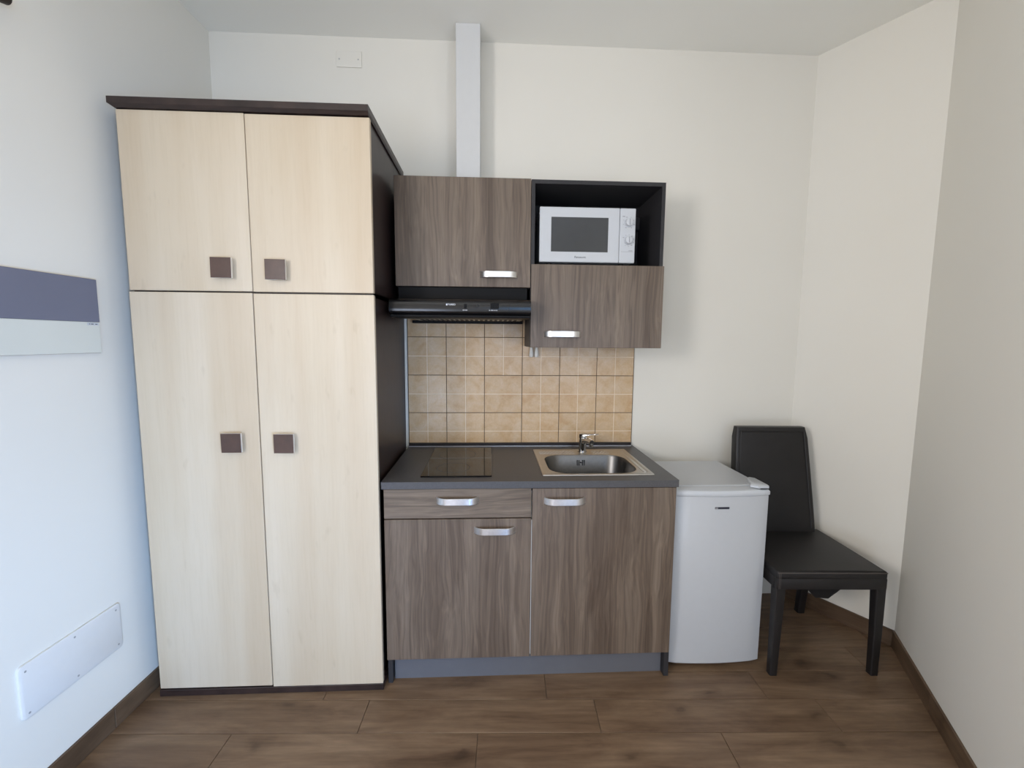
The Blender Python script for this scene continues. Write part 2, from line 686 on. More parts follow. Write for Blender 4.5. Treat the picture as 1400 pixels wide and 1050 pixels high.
def skirting(name, p, q, cuts):
    d = (q - p).normalized()
    nrm = Vector((d.y, -d.x))            # into the room
    root = None
    L = (q - p).length
    cs = [0.0] + [c for c in cuts if 0 < c < L] + [L]
    bm = bmesh.new()
    a, b = p, q
    pts = [(a.x, a.y), (b.x, b.y), (b.x + nrm.x * 0.004, b.y + nrm.y * 0.004), (a.x + nrm.x * 0.004, a.y + nrm.y * 0.004)]
    loft(bm, [[(x, y, 0.0) for x, y in pts], [(x, y, SK - 0.002) for x, y in pts]])
    root = struct(name, bm, 'floor_grout')
    for s0, s1 in zip(cs[:-1], cs[1:]):
        bm = bmesh.new()
        a = p + d * (s0 + 0.0012)
        b = p + d * (s1 - 0.0012)
        pts = [a, b, b + nrm * 0.010, a + nrm * 0.010]
        m = (a + b) / 2
        ang = math.atan2(d.y, d.x)
        l2 = (b - a).length / 2
        box(bm, -l2, l2, -0.010, 0.0, 0.0, SK, 0.0012, 1)
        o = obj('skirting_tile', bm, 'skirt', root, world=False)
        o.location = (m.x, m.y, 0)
        o.rotation_euler = (0, 0, ang)
    return root


skirting('baseboard_left', PL1, PL0, [abs(FRONT) - 0.753 - 0.9015 * 2, abs(FRONT) - 0.753 - 0.9015, abs(FRONT) - 0.753])
skirting('baseboard_corner', PR0, PR1, [])
skirting('baseboard_right', PR1, PR2, [0.42])

# ------------------------------------------------------------------ wall tiles (20 cm, pressed with a pale cross)
TX0, TZ0, TS = 0.0665, 0.8585, 0.2000
bm = B(TX0 - 0.002, TX0 + 6 * TS + 0.002, -0.0060, 0.0, TZ0, TZ0 + 4 * TS)
obj('grout', bm, 'wall_grout', wall_back)


def tile_mesh(kind):
    bm = bmesh.new()
    h = TS / 2 - 0.0016
    box(bm, -h, h, -0.0078, -0.004, -h, h, mi=1)
    g = 0.0021
    xs = [(-h, -g), (g, h)] if kind == 'cross' else [(-h, h)]
    for x0, x1 in xs:
        for z0, z1 in ((-h, -g), (g, h)):
            box(bm, x0, x1, -0.0088, -0.0076, z0, z1, 0.0006, 1, mi=0)
    return bm


src = {}
for r in range(4):
    for c in range(6):
        kind = 'bar' if (c == 2 and r in (0, 1)) else 'cross'
        loc = (TX0 + (c + 0.5) * TS, 0, TZ0 + (r + 0.5) * TS)
        if kind not in src:
            o = obj('tile', tile_mesh(kind), ['tile', 'tile_line'], wall_back, world=False)
            o.location = loc
            src[kind] = o
        else:
            share(src[kind], wall_back, loc)

# ------------------------------------------------------------------ duct and cover plates
d = thing('duct_casing', 'white boxed duct running up back wall to ceiling above wall cabinet', 'duct', (0.39, -0.064, 2.147))
obj('casing', B(0.333, 0.447, -0.128, -0.0005, 2.1475, CZ - 0.0005, 0.002, 1), 'duct', d)
obj('side_flange', B(0.3265, 0.333, -0.012, -0.0005, 2.1475, CZ - 0.001, 0.001, 1), 'duct', d)

p = thing('blank_plate', 'small painted-over blank cover plate with two screws, high on back wall', 'wall plate', (-0.195, 0, 2.764))
obj('plate', B(-0.256, -0.134, -0.005, -0.0003, 2.764, 2.838, 0.0015, 2), 'wall', p)
for x in (-0.241, -0.150):
    bm = bmesh.new()
    cyl(bm, (x, -0.0062, 2.800), (x, -0.0045, 2.800), 0.0030, n=12)
    obj('screw', bm, 'screw_grey', p)

# left wall helpers: local frame (s along wall towards the back, t out of the wall)
LW_ANG = math.atan2((PL0 - PL1).y, (PL0 - PL1).x)


def left_wall_thing(name, label, cat, y, z):
    x = -0.855 + 0.05 * y
    return thing(name, label, cat, (x, y, z), LW_ANG - math.pi / 2)
    # local +x points into the room, +y along the wall to the back


# two-tone board
t = left_wall_thing('wall_board', 'two-tone board on left wall, slate grey above, cream below', 'wall board', -0.690, 1.388)
LWB = 0.62
obj('back_board', B(0.0, 0.012, -LWB, 0.0, 0.0, 0.255, 0.001, 1), 'board', t, world=False)
obj('slate_panel', B(0.012, 0.017, -LWB, -0.0015, 0.1075, 0.254, 0.0008, 1), 'slate', t, world=False)
obj('cream_panel', B(0.012, 0.0155, -LWB, -0.0015, 0.001, 0.1070, 0.0008, 1), 'cream', t, world=False)
st = obj('sticker', B(0.0155, 0.0158, -0.046, -0.006, 0.096, 0.105), 'white_plastic', t, world=False)
bm = bmesh.new()
for k, (a, b) in enumerate(((-0.040, -0.036), (-0.033, -0.024), (-0.018, -0.010))):
    box(bm, 0.0157, 0.0160, a, b, 0.099, 0.1015)
obj('print', bm, 'ink', st, world=False)

# access cover
t = left_wall_thing('access_cover', 'white screwed-on rectangular access cover low on left wall', 'cover', -0.700, 0.288)
bm = bmesh.new()
lo = rrect(-0.335, 0.0, 0.0, 0.172, 0.014, 0.0, 5)
li = rrect(-0.330, -0.005, 0.005, 0.167, 0.011, 0.0, 5)
loft(bm, [[(0.0003, x, y) for x, y, z in lo], [(0.008, x, y) for x, y, z in lo], [(0.0105, x, y) for x, y, z in li]])
obj('lid', bm, 'cover', t, world=False, smooth=True)
for s, z in ((-0.318, 0.018), (-0.318, 0.152), (-0.020, 0.018), (-0.020, 0.152), (-0.17, 0.155), (-0.17, 0.016)):
    bm = bmesh.new()
    cyl(bm, (0.0100, s, z), (0.0110, s, z), 0.0034, n=12)
    obj('screw', bm, 'screw_grey', t, world=False)

# end of a dark curtain rod in the top left corner
t = left_wall_thing('curtain_rod', 'dark curtain rod end on left wall in the upper left corner of the view', 'curtain rod', -0.900, 2.379)
bm = bmesh.new()
cyl(bm, (0.05, -0.40, 0.0), (0.05, -0.055, 0.0), 0.009)
obj('rod', bm, 'bronze', t, world=False, smooth=True)
bm = bmesh.new()
tube(bm, [(0.05, -0.055, 0), (0.05, -0.05, 0), (0.05, -0.035, 0), (0.05, -0.016, 0), (0.05, -0.009, 0)], [0.010, 0.014, 0.019, 0.014, 0.004])
obj('finial', bm, 'bronze', t, world=False, smooth=True)
bm = bmesh.new()
box(bm, 0.0003, 0.006, -0.16, -0.12, -0.035, 0.02, 0.001)
box(bm, 0.004, 0.056, -0.145, -0.135, -0.016, -0.008)
obj('bracket', bm, 'bronze', t, world=False)

# ------------------------------------------------------------------ wardrobe
W0, W1, WM, WF, WT = -0.824, 0.050, -0.3835, -0.616, 2.247
w = thing('wardrobe', 'tall dark-brown wardrobe with four cream wood-effect doors', 'wardrobe', ((W0 + W1) / 2, -0.3, 0))
bm = bmesh.new()
box(bm, W0, W0 + 0.02, WF + 0.022, -0.02, 0.028, WT)
box(bm, W1 - 0.02, W1, WF + 0.022, -0.004, 0.028, WT)
box(bm, W0, W1, -0.02, -0.012, 0.03, WT)
box(bm, W0, W1, WF + 0.023, -0.02, 1.604, 1.622)
box(bm, W0, W1, WF + 0.023, -0.02, 0.028, 0.046)
box(bm, WM - 0.009, WM + 0.009, WF + 0.025, -0.02, 0.04, WT)
obj('carcass', bm, 'wenge', w)
obj('plinth', B(W0 - 0.006, W1 + 0.012, WF - 0.002, -0.03, 0.0, 0.028, 0.0015, 1), 'wenge', w)
# moulded top: flat slab with a chamfered underside
bm = bmesh.new()
x0, x1, y0, y1 = W0, W1 + 0.006, WF - 0.004, -0.006


def ring(dx, z):
    return [(x0 - dx, y0 - dx, z), (x1 + dx * 0.25, y0 - dx, z), (x1 + dx * 0.25, y1, z), (x0 - dx, y1, z)]


loft(bm, [ring(0.0, WT + 0.0005), ring(0.014, WT + 0.010), ring(0.014, WT + 0.032)])
obj('cornice', bm, 'wenge', w)


def wr_door(x0, x1, z0, z1):
    return obj('door', B(x0, x1, WF, WF + 0.020, z0, z1, 0.0022, 2), 'pale', w)


dTL = wr_door(W0, WM - 0.0012, 1.617, WT - 0.002)
dTR = wr_door(WM + 0.0012, W1 + 0.009, 1.616, WT - 0.004)
dBL = wr_door(W0 - 0.003, WM - 0.0028, 0.033, 1.6115)
dBR = wr_door(WM + 0.0006, W1 + 0.010, 0.028, 1.6095)
dBL.rotation_euler = (0, 0, 0)
KN = 0.0365


def knob(parent, x, z, tilt):
    bm = bmesh.new()
    box(bm, -KN, KN, -0.0100, -0.0078, -KN, KN, 0.0005, 1)
    o = obj('knob', bm, 'knob_veneer', parent, world=False)
    o.location = Vector((x, WF - 0.016, z)) - world_loc(parent)
    o.rotation_euler = (0, tilt, 0)
    bm = bmesh.new()
    box(bm, -KN - 0.0003, KN + 0.0003, -0.0077, 0.0016, -KN - 0.0003, KN + 0.0003, 0.0005, 1)
    obj('metal_rim', bm, 'alu', o, world=False)
    bm = bmesh.new()
    box(bm, -0.012, 0.012, 0.0016, 0.017, -0.012, 0.012)
    obj('stem', bm, 'alu', o, world=False)
    return o


knob(dTL, -0.4805, 1.699, 0.01)
knob(dTR, -0.288, 1.695, 0.012)
knob(dBL, -0.480, 1.048, -0.01)
knob(dBR, -0.286, 1.045, 0.004)

# ------------------------------------------------------------------ base unit
BF = -0.602                     # face of the doors
def handle_mesh(L=0.170, H=0.027, proj=0.026, th=0.0045):
    """bow handle: a flat strip whose ends sweep back to the door"""
    prof = [(-L / 2, 0.0), (-L / 2 + 0.004, -0.006), (-L / 2 + 0.014, -0.016), (-L / 2 + 0.026, -0.0225), (-L / 2 + 0.040, -proj),
            (L / 2 - 0.040, -proj), (L / 2 - 0.026, -0.0225), (L / 2 - 0.014, -0.016), (L / 2 - 0.004, -0.006), (L / 2, 0.0)]
    n = len(prof)
    bm = bmesh.new()
    inner = []
    for i, (x, y) in enumerate(prof):
        a = Vector(prof[max(0, i - 1)])
        b = Vector(prof[min(n - 1, i + 1)])
        t_ = (b - a).normalized()
        nn = Vector((-t_.y, t_.x))
        inner.append((x + nn.x * th, y + nn.y * th))
    loops = []
    for (xo, yo), (xi, yi) in zip(prof, inner):
        e = 0.0012
        yi = min(yi, 0.0)
        loops.append([(xo, yo, -H / 2 + e), (xo, yo, H / 2 - e), (xo + (xi - xo) * .3, yo + (yi - yo) * .3, H / 2),
                      (xi, yi, H / 2), (xi, yi, -H / 2), (xo + (xi - xo) * .3, yo + (yi - yo) * .3, -H / 2)])
    loft(bm, loops)
    return bm


handle_src = None


def handle(parent, x, y, z):
    global handle_src
    if handle_src is None:
        o = obj('handle', handle_mesh(), 'alu', parent, world=False, smooth=True)
        o.location = Vector((x, y, z)) - world_loc(parent)
        handle_src = o
        return o
    return share(handle_src, parent, (x, y, z))


b = thing('base_unit', 'low kitchen base unit with grey-brown wood-effect doors under worktop', 'cabinet', (0.67, -0.3, 0))
ZB = 0.118
obj('side_panel', B(0.074, 0.092, BF + 0.021, -0.02, 0.0, 0.8505), 'carcass', b)
obj('side_panel', B(1.252, 1.272, BF + 0.015, -0.02, 0.0, 0.8505), 'carcass', b)
bm = bmesh.new()
box(bm, 0.092, 1.252, BF + 0.022, -0.03, ZB, ZB + 0.018)
box(bm, 0.092, 1.252, -0.038, -0.03, ZB, 0.84)
box(bm, 0.092, 1.252, BF + 0.022, BF + 0.10, 0.832, 0.8505)
box(bm, 0.092, 0.661, BF + 0.023, BF + 0.10, 0.716, 0.734)
obj('carcass', bm, 'carcass', b)
obj('divider', B(0.6605, 0.6785, BF + 0.022, -0.038, ZB + 0.018, 0.832), 'edge', b)
obj('edge_strip', B(0.6682, 0.6706, BF + 0.0035, BF + 0.0215, 0.128, 0.716), 'edge', b)
obj('plinth', B(0.0965, 1.250, BF + 0.045, BF + 0.061, 0.0, ZB + 0.004), 'plinth', b)
dr = obj('drawer', B(0.0755, 0.6665, BF, BF + 0.019, 0.7275, 0.8485, 0.0012, 1), 'wood_h', b)
handle(dr, 0.369, BF, 0.8025)
dl = obj('door', B(0.0755, 0.6672, BF, BF + 0.019, ZB + 0.001, 0.7225, 0.0012, 1), 'wood', b)
handle(dl, 0.5195, BF, 0.677)
drr = obj('door', B(0.6715, 1.2655, BF, BF + 0.019, ZB + 0.002, 0.8475, 0.0012, 1), 'wood', b)
handle(drr, 0.803, BF, 0.797)

# worktop with the sink cut-out
WX0, WX1, WY0, WZ0, WZ1 = 0.0665, 1.2735, -0.607, 0.851, 0.8795
BX0, BX1, BY0, BY1 = 0.757, 1.150, -0.511, -0.208
wt = thing('worktop', 'dark slate grey laminate worktop with hob and sink let in', 'worktop', (0.67, -0.3, WZ0))
bm = bmesh.new()
outer = rrect(WX0, WX1, WY0, -0.0095, 0.003, 0, 6)
hole = rrect(BX0 - 0.004, BX1 + 0.004, BY0 - 0.004, BY1 + 0.004, 0.09, 0, 6)
at = lambda lp, z: [(x, y, z) for x, y, _ in lp]
L = loft(bm, [at(hole, WZ0), at(outer, WZ0), at(outer, WZ1), at(hole, WZ1), at(hole, WZ0)], cap0=False, cap1=False)
bmesh.ops.remove_doubles(bm, verts=bm.verts[:], dist=1e-5)
obj('slab', bm, 'worktop', wt)
up_ = obj('upstand', B(WX0 + 0.002, 1.262, -0.026, -0.0095, WZ1, 0.8975, 0.001, 1), 'upstand', wt)
obj('seal_strip', B(WX0 + 0.002, 1.262, -0.0275, -0.026, WZ1, WZ1 + 0.003), 'alu', up_)

# hob
h = thing('hob', 'black glass two-zone cooking hob set in the worktop', 'hob', (0.36, -0.32, WZ1))
bm = bmesh.new()
lo = rrect(0.212, 0.506, -0.548, -0.075, 0.004, 0, 3)
li = rrect(0.214, 0.504, -0.546, -0.077, 0.004, 0, 3)
loft(bm, [at(lo, WZ1 + 0.0002), at(lo, WZ1 + 0.004), at(li, WZ1 + 0.0055)])
g_ = obj('glass', bm, 'hob', h)
for cy_, rr in ((-0.43, 0.072), (-0.21, 0.09)):
    bm = bmesh.new()
    o1 = circle((0.338, cy_, 0), rr, (0, 0, 1), 40)
    o2 = circle((0.338, cy_, 0), rr - 0.0012, (0, 0, 1), 40)
    zt = WZ1 + 0.00545
    loft(bm, [at([tuple(v) for v in o1], zt), at([tuple(v) for v in o1], zt + 0.0002), at([tuple(v) for v in o2], zt + 0.0002), at([tuple(v) for v in o2], zt)], cap0=False, cap1=False)
    obj('cooking_zone', bm, 'ink', g_)

# sink
s = thing('sink', 'stainless steel inset sink with rounded bowl and patterned rim', 'sink', (0.96, -0.33, WZ1))
bm = bmesh.new()
SX0, SX1, SY0, SY1 = 0.7195, 1.1985, -0.5365, -0.105
loops = [at(rrect(SX0, SX1, SY0, SY1, 0.004, 0, 6), WZ1 + 0.0003), at(rrect(SX0 + .001, SX1 - .001, SY0 + .001, SY1 - .001, 0.004, 0, 6), WZ1 + 0.003),
         at(rrect(SX0 + .010, SX1 - .010, SY0 + .006, SY1 - .008, 0.010, 0, 6), WZ1 + 0.0042),
         at(rrect(SX0 + .014, SX1 - .014, SY0 + .009, SY1 - .012, 0.012, 0, 6), WZ1 + 0.0022),
         at(rrect(BX0 - .006, BX1 + .006, BY0 - .006, BY1 + .006, 0.090, 0, 6), WZ1 + 0.0022),
         at(rrect(BX0, BX1, BY0, BY1, 0.086, 0, 6), WZ1 + 0.0005),
         at(rrect(BX0 + .004, BX1 - .004, BY0 + .004, BY1 - .004, 0.084, 0, 6), WZ1 - 0.008),
         at(rrect(BX0 + .012, BX1 - .012, BY0 + .012, BY1 - .012, 0.080, 0, 6), WZ1 - 0.12),
         at(rrect(BX0 + .020, BX1 - .020, BY0 + .020, BY1 - .020, 0.075, 0, 6), WZ1 - 0.140),
         at(rrect(BX0 + .040, BX1 - .040, BY0 + .040, BY1 - .040, 0.060, 0, 6), WZ1 - 0.150)]
loft(bm, loops[:6], cap0=False, cap1=False)
obj('rim', bm, 'steel', s, smooth=True)
bm = bmesh.new()
loft(bm, loops[5:], cap0=False, cap1=True)
obj('bowl', bm, 'bowl', s, smooth=True)
bm = bmesh.new()
cyl(bm, (0.955, -0.36, WZ1 - 0.1495), (0.955, -0.36, WZ1 - 0.146), 0.045, 0.040, 28)
obj('drain', bm, 'chrome', s, smooth=True)
# overflow: slotted round plate on the back of the bowl
bm = bmesh.new()
for k in (-2, -1, 1, 2):
    x = 0.948 + k * 0.0088
    box(bm, x - 0.0024, x + 0.0024, BY1 - 0.0085, BY1 - 0.0045, WZ1 - 0.052, WZ1 - 0.024, 0.0008, 1)
ov = obj('overflow_slots', bm, 'dark', s)
bm = bmesh.new()
cyl(bm, (0.948, BY1 - 0.0100, WZ1 - 0.036), (0.948, BY1 - 0.005, WZ1 - 0.036), 0.004, n=12)
obj('overflow_screw', bm, 'chrome', ov)
# pressed texture on the rear ledge, pressed channel on the right ledge
bm = bmesh.new()
for i in range(44):
    for j in range(4):
        x = 0.748 + i * 0.0082 + (j % 2) * 0.004
        y = -0.190 + j * 0.016 + (0.004 if i % 2 else -0.003)
        if abs(x - 0.968) < 0.045 or x > 1.10:
            continue
        z = WZ1 + 0.0022
        box(bm, x - 0.0022, x + 0.0022, y - 0.0050, y + 0.0050, z - 0.0005, z + 0.0011)
e_ = obj('embossing', bm, 'steel', s)
e_['kind'] = 'stuff'
bm = bmesh.new()
cap = rrect(1.162, 1.182, -0.500, -0.150, 0.0098, 0, 6)
cap2 = rrect(1.1645, 1.1795, -0.4975, -0.1525, 0.0074, 0, 6)
z = WZ1 + 0.0022
loft(bm, [at(cap, z - 0.0003), at(cap, z + 0.0016), at(cap2, z + 0.0010), at(cap2, z + 0.0001)], cap0=False, cap1=True)
obj('channel', bm, 'steel', s, smooth=True)

# mixer tap
tx, ty = 0.968, -0.150
tp = thing('mixer_tap', 'chrome single-lever mixer tap at the back of sink', 'tap', (tx, ty, WZ1 + 0.0022))
z0 = WZ1 + 0.0022
bm = bmesh.new()
tube(bm, [(tx, ty, z0), (tx, ty, z0 + 0.005), (tx, ty, z0 + 0.0055), (tx, ty, z0 + 0.03), (tx + 0.001, ty - 0.002, z0 + 0.06), (tx + 0.002, ty - 0.003, z0 + 0.082)],
     [0.0245, 0.0245, 0.0200, 0.0195, 0.0190, 0.0185], 22)
obj('body', bm, 'chrome', tp, smooth=True)
bm = bmesh.new()
tube(bm, [(tx + 0.002, ty, z0 + 0.052), (tx + 0.010, ty - 0.035, z0 + 0.066), (tx + 0.020, ty - 0.075, z0 + 0.070), (tx + 0.025, ty - 0.098, z0 + 0.068)],
     [0.015, 0.0145, 0.0135, 0.0125], 18)
sp = obj('spout', bm, 'chrome', tp, smooth=True)
bm = bmesh.new()
cyl(bm, (tx + 0.0235, ty - 0.090, z0 + 0.062), (tx + 0.0235, ty - 0.091, z0 + 0.048), 0.0115, 0.0105, 18)
obj('aerator', bm, 'chrome', sp, smooth=True)
bm = bmesh.new()
hw = [(-0.016, 0.016, 0.020), (0.004, 0.017, 0.020), (0.022, 0.013, 0.012), (0.045, 0.0095, 0.006), (0.082, 0.0070, 0.0035)]
loops = []
dirv = Vector((0.62, -0.42, 0)).normalized()
sdv = Vector((-dirv.y, dirv.x, 0))
for q, hw_, th_ in hw:
    c = Vector((tx + 0.002, ty - 0.003, z0 + 0.083 + 0.010)) + dirv * q + Vector((0, 0, 0.10 * q))
    loops.append([c + sdv * hw_ - Vector((0, 0, th_)) , c - sdv * hw_ - Vector((0, 0, th_)), c - sdv * hw_ * 0.8, c + sdv * hw_ * 0.8])
loft(bm, loops)
bmesh.ops.bevel(bm, geom=bm.edges[:], offset=0.002, segments=2, profile=0.5, affect='EDGES')
obj('lever', bm, 'chrome', tp, smooth=True)

# ------------------------------------------------------------------ wall cabinets
UF = -0.330
u = thing('wall_cabinet', 'flap-front wood-effect wall cabinet mounted above the black hood', 'cabinet', (0.38, -0.16, 1.68))
UZ0, UZ1 = 1.679, 2.148
bm = bmesh.new()
box(bm, 0.080, 0.096, UF + 0.020, -0.001, UZ0, UZ1)
box(bm, 0.660, 0.6765, UF + 0.020, -0.001, UZ0, UZ1)
box(bm, 0.096, 0.660, UF + 0.020, -0.001, UZ1 - 0.016, UZ1)
box(bm, 0.096, 0.660, UF + 0.020, -0.001, UZ0, UZ0 + 0.016)
box(bm, 0.096, 0.660, -0.006, -0.001, UZ0 + 0.016, UZ1 - 0.016)
obj('carcass', bm, 'carcass', u)
du = obj('door', B(0.0800, 0.6755, UF, UF + 0.019, UZ0 + 0.0005, UZ1, 0.0012, 1), 'wood', u)
handle(du, 0.535, UF, 1.733)

v = thing('microwave_cabinet', 'wall cabinet with open dark niche above a wood-effect flap door', 'cabinet', (0.98, -0.16, 1.4135))
VX0, VX1, VZ0, VZ1 = 0.6775, 1.2765, 1.4135, 2.146
SHZ = 1.784
obj('side_panel', B(VX0, VX0 + 0.016, UF + 0.002, -0.0095, VZ0, VZ1), 'carcass', v)
obj('side_panel', B(VX1 - 0.016, VX1, UF + 0.002, -0.0095, VZ0, VZ1), 'carcass', v)
obj('top_panel', B(VX0 + 0.016, VX1 - 0.016, UF + 0.002, -0.0095, VZ1 - 0.017, VZ1), 'carcass', v)
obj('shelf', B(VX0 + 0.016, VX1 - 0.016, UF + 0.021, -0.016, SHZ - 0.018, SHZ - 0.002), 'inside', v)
obj('bottom_panel', B(VX0 + 0.016, VX1 - 0.016, UF + 0.021, -0.0095, VZ0, VZ0 + 0.016), 'carcass', v)
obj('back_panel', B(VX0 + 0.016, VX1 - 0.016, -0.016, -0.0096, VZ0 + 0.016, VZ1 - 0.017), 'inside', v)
for x in (VX0 + 0.016, VX1 - 0.046):
    obj('hanging_bracket', B(x, x + 0.030, -0.045, -0.016, 2.01, 2.075, 0.002, 1), 'carcass', v)
dv = obj('door', B(VX0 + 0.002, VX1 + 0.006, UF - 0.002, UF + 0.017, VZ0 - 0.001, SHZ - 0.0015, 0.0012, 1), 'wood', v)
handle(dv, 0.825, UF - 0.002, 1.4735)

# ------------------------------------------------------------------ microwave
MX0, MX1, MZ0, MZ1, MF = 0.7165, 1.151, 1.797, 2.0375, -0.312
m = thing('microwave', 'white microwave oven with two dials in the cabinet niche', 'microwave', ((MX0 + MX1) / 2, -0.17, SHZ - 0.002), 0.0)
obj('housing', B(MX0 + 0.004, MX1 - 0.004, MF + 0.016, -0.050, MZ0 + 0.002, MZ1 - 0.003, 0.004, 2), 'white_plastic', m)
PX = 1.079
dm = obj('door', B(MX0, PX - 0.0006, MF, MF + 0.017, MZ0, MZ1, 0.004, 2), 'white_plastic', m)
cp = obj('control_panel', B(PX + 0.0006, MX1, MF, MF + 0.017, MZ0, MZ1, 0.004, 2), 'white_plastic', m)
obj('window', B(0.7685, 1.0265, MF - 0.0006, MF + 0.002, 1.8425, 1.9935, 0.0004, 1), 'glass', dm)
obj('lettering', text_bm('Panasonic', 0.0135, (0.902, MF - 0.0003, 1.8195), 0.0003, 1.0), 'ink', dm)
mk = bmesh.new()
for zc_, n_, a0, a1 in ((1.9745, 8, -150, 150), (1.8965, 9, -60, 210)):
    bm = bmesh.new()
    tube(bm, [(1.119, MF + 0.001, zc_), (1.119, MF - 0.004, zc_), (1.119, MF - 0.0042, zc_), (1.119, MF - 0.017, zc_), (1.119, MF - 0.0185, zc_)], [0.0195, 0.0190, 0.0172, 0.0160, 0.0140], 30)
    dial = obj('dial', bm, 'white_plastic', cp, smooth=True)
    bm = bmesh.new()
    box(bm, 1.1178, 1.1202, MF - 0.0195, MF - 0.0183, zc_ - 0.013, zc_ + 0.013)
    obj('pointer', bm, 'grey_line', dial)
    for i in range(n_):
        a = math.radians(a0 + (a1 - a0) * i / (n_ - 1))
        cx_, cz_ = 1.119 + 0.0255 * math.sin(a), zc_ + 0.0255 * math.cos(a)
        w_ = 0.0034 if i % 3 == 0 else 0.0016
        box(mk, cx_ - w_, cx_ + w_, MF - 0.0003, MF + 0.0002, cz_ - 0.0012, cz_ + 0.0012)
box(mk, 1.090, 1.102, MF - 0.0003, MF + 0.0002, 2.000, 2.003)
box(mk, 1.087, 1.143, MF - 0.0003, MF + 0.0002, 1.8462, 1.8474)
box(mk, 1.122, 1.140, MF - 0.0003, MF + 0.0002, 1.850, 1.8525)
obj('dial_markings', mk, 'grey_line', cp)['kind'] = 'stuff'
for x in (MX0 + 0.05, MX1 - 0.05):
    for y in (MF + 0.05, -0.09):
        bm = bmesh.new()
        cyl(bm, (x, y, SHZ - 0.002), (x, y, MZ0 + 0.004), 0.012, n=14)
        obj('foot', bm, 'dark', m)

# ------------------------------------------------------------------ extractor hood
HX0, HX1, HF = 0.0760, 0.6700, -0.452
k = thing('extractor_hood', 'black extractor hood with rounded front under wall cabinet', 'extractor hood', (0.373, -0.22, 1.53))
obj('body', B(HX0 + 0.012, HX1 - 0.006, UF + 0.012, -0.0105, 1.560, 1.6785, 0.002, 1), 'black', k)
prof = [(-0.300, 1.6205), (HF + 0.060, 1.6205), (HF + 0.030, 1.6165), (HF + 0.012, 1.6090), (HF + 0.0025, 1.6030), (HF, 1.5970), (HF + 0.0002, 1.5620), (HF + 0.003, 1.5560), (HF + 0.010, 1.5505), (HF + 0.012, 1.549)]
# rounded visor
bm = bmesh.new()
pr_ = prof + [(-0.300, 1.549)]
loft(bm, [[(HX0, y, z) for y, z in pr_], [(HX1, y, z) for y, z in pr_]])
vis = obj('visor', bm, 'black_gloss', k, smooth=True)
bm = bmesh.new()
box(bm, HX0 + 0.004, HX1 - 0.002, HF + 0.006, -0.300, 1.5370, 1.5485, 0.002, 1)
obj('lip', bm, 'black', k)
# tray with the filter grille underneath
bm = bmesh.new()
box(bm, 0.135, 0.650, -0.430, -0.0105, 1.5405, 1.5600)
obj('grease_filter', bm, 'filter', k)
bm = bmesh.new()
for i in range(20):
    x = 0.165 + i * 0.0235
    box(bm, x, x + 0.013, -0.20, -0.05, 1.5385, 1.5408)
sl = obj('filter_slots', bm, 'dark', k)
obj('rear_frame', B(0.1, 0.662, -0.048, -0.0100, 1.528, 1.5420), 'black', k)
# front markings and switches on the visor
obj('lettering', text_bm('TURBO', 0.0098, (0.3360, HF - 0.0003, 1.5905), 0.0005, 1.0), 'white_ink', vis)
obj('emblem', B(0.3135, 0.3185, HF - 0.0006, HF + 0.003, 1.5870, 1.5940), 'white_ink', vis)
obj('switch', B(0.4985, 0.5335, HF - 0.0010, HF + 0.006, 1.5745, 1.5985, 0.001, 1), 'black', vis)
obj('switch', B(0.388, 0.400, HF - 0.0008, HF + 0.006, 1.5755, 1.5945, 0.001, 1), 'black', vis)
bm = bmesh.new()
cyl(bm, (0.4455, HF - 0.0008, 1.587), (0.4455, HF + 0.005, 1.587), 0.0055, n=16)
obj('pilot_lamp', bm, 'dark', vis)
bm = bmesh.new()
for x in (0.3845, 0.392, 0.399, 0.4945, 0.5025, 0.509, 0.5175, 0.525):
    box(bm, x - 0.0014, x + 0.0014, HF - 0.0004, HF + 0.004, 1.5665, 1.5700)
obj('switch_marks', bm, 'white_ink', vis)['kind'] = 'stuff'
for x in (0.563, 0.577):
    pass
obj('end_joint', B(0.5760, 0.5775, HF - 0.0004, HF + 0.006, 1.5620, 1.6000), 'dark', vis)

# two little white clips under the cabinet
for x, lab in ((0.7120, 'small white plastic clip under wall cabinet, nearer the hood'), (0.7400, 'small white plastic clip under wall cabinet, farther from the hood')):
    c = thing('cable_clip', lab, 'clip', (x, -0.02, 1.357), 0, 'cable clips under the wall cabinet')
    bm = bmesh.new()
    tube(bm, [(x, -0.022, 1.4130), (x, -0.022, 1.3980), (x, -0.023, 1.3800), (x, -0.024, 1.3640), (x, -0.024, 1.3570)], [0.0060, 0.0085, 0.0110, 0.0120, 0.0085], 16)
    obj('cap', bm, 'clip', c, smooth=True)
    bm = bmesh.new()
    cyl(bm, (x, -0.0098, 1.400), (x, -0.0165, 1.400), 0.004, n=12)
    obj('stem', bm, 'white_plastic', c, smooth=True)

# ------------------------------------------------------------------ fridge
FX0, FX1, FF, FB, FT = 1.2850, 1.7000, -0.556, -0.115, 0.820
f = thing('mini_fridge', 'small white freestanding fridge between base unit and chair', 'fridge', ((FX0 + FX1) / 2, -0.33, 0))
obj('cabinet', B(FX0, FX1 - 0.004, -0.498, FB, 0.018, FT, 0.004, 2), 'white', f)
obj('gasket', B(FX0 + 0.01, FX1 - 0.012, -0.503, -0.496, 0.03, FT - 0.035), 'grey_line', f)
# bowed door
NB = 12


def bowed(xa, xb, ya, yb, bow):
    pts = [(xa + 0.002, yb), ]
    pts = []
    for i in range(NB + 1):
        t_ = i / NB
        x = xa + (xb - xa) * t_
        e = min(t_, 1 - t_)
        y = ya - bow * (1 - (2 * t_ - 1) ** 2)
        if e < 1e-6:
            y += 0.004
        pts.append((x, y))
    return pts + [(xb, yb), (xa, yb)]


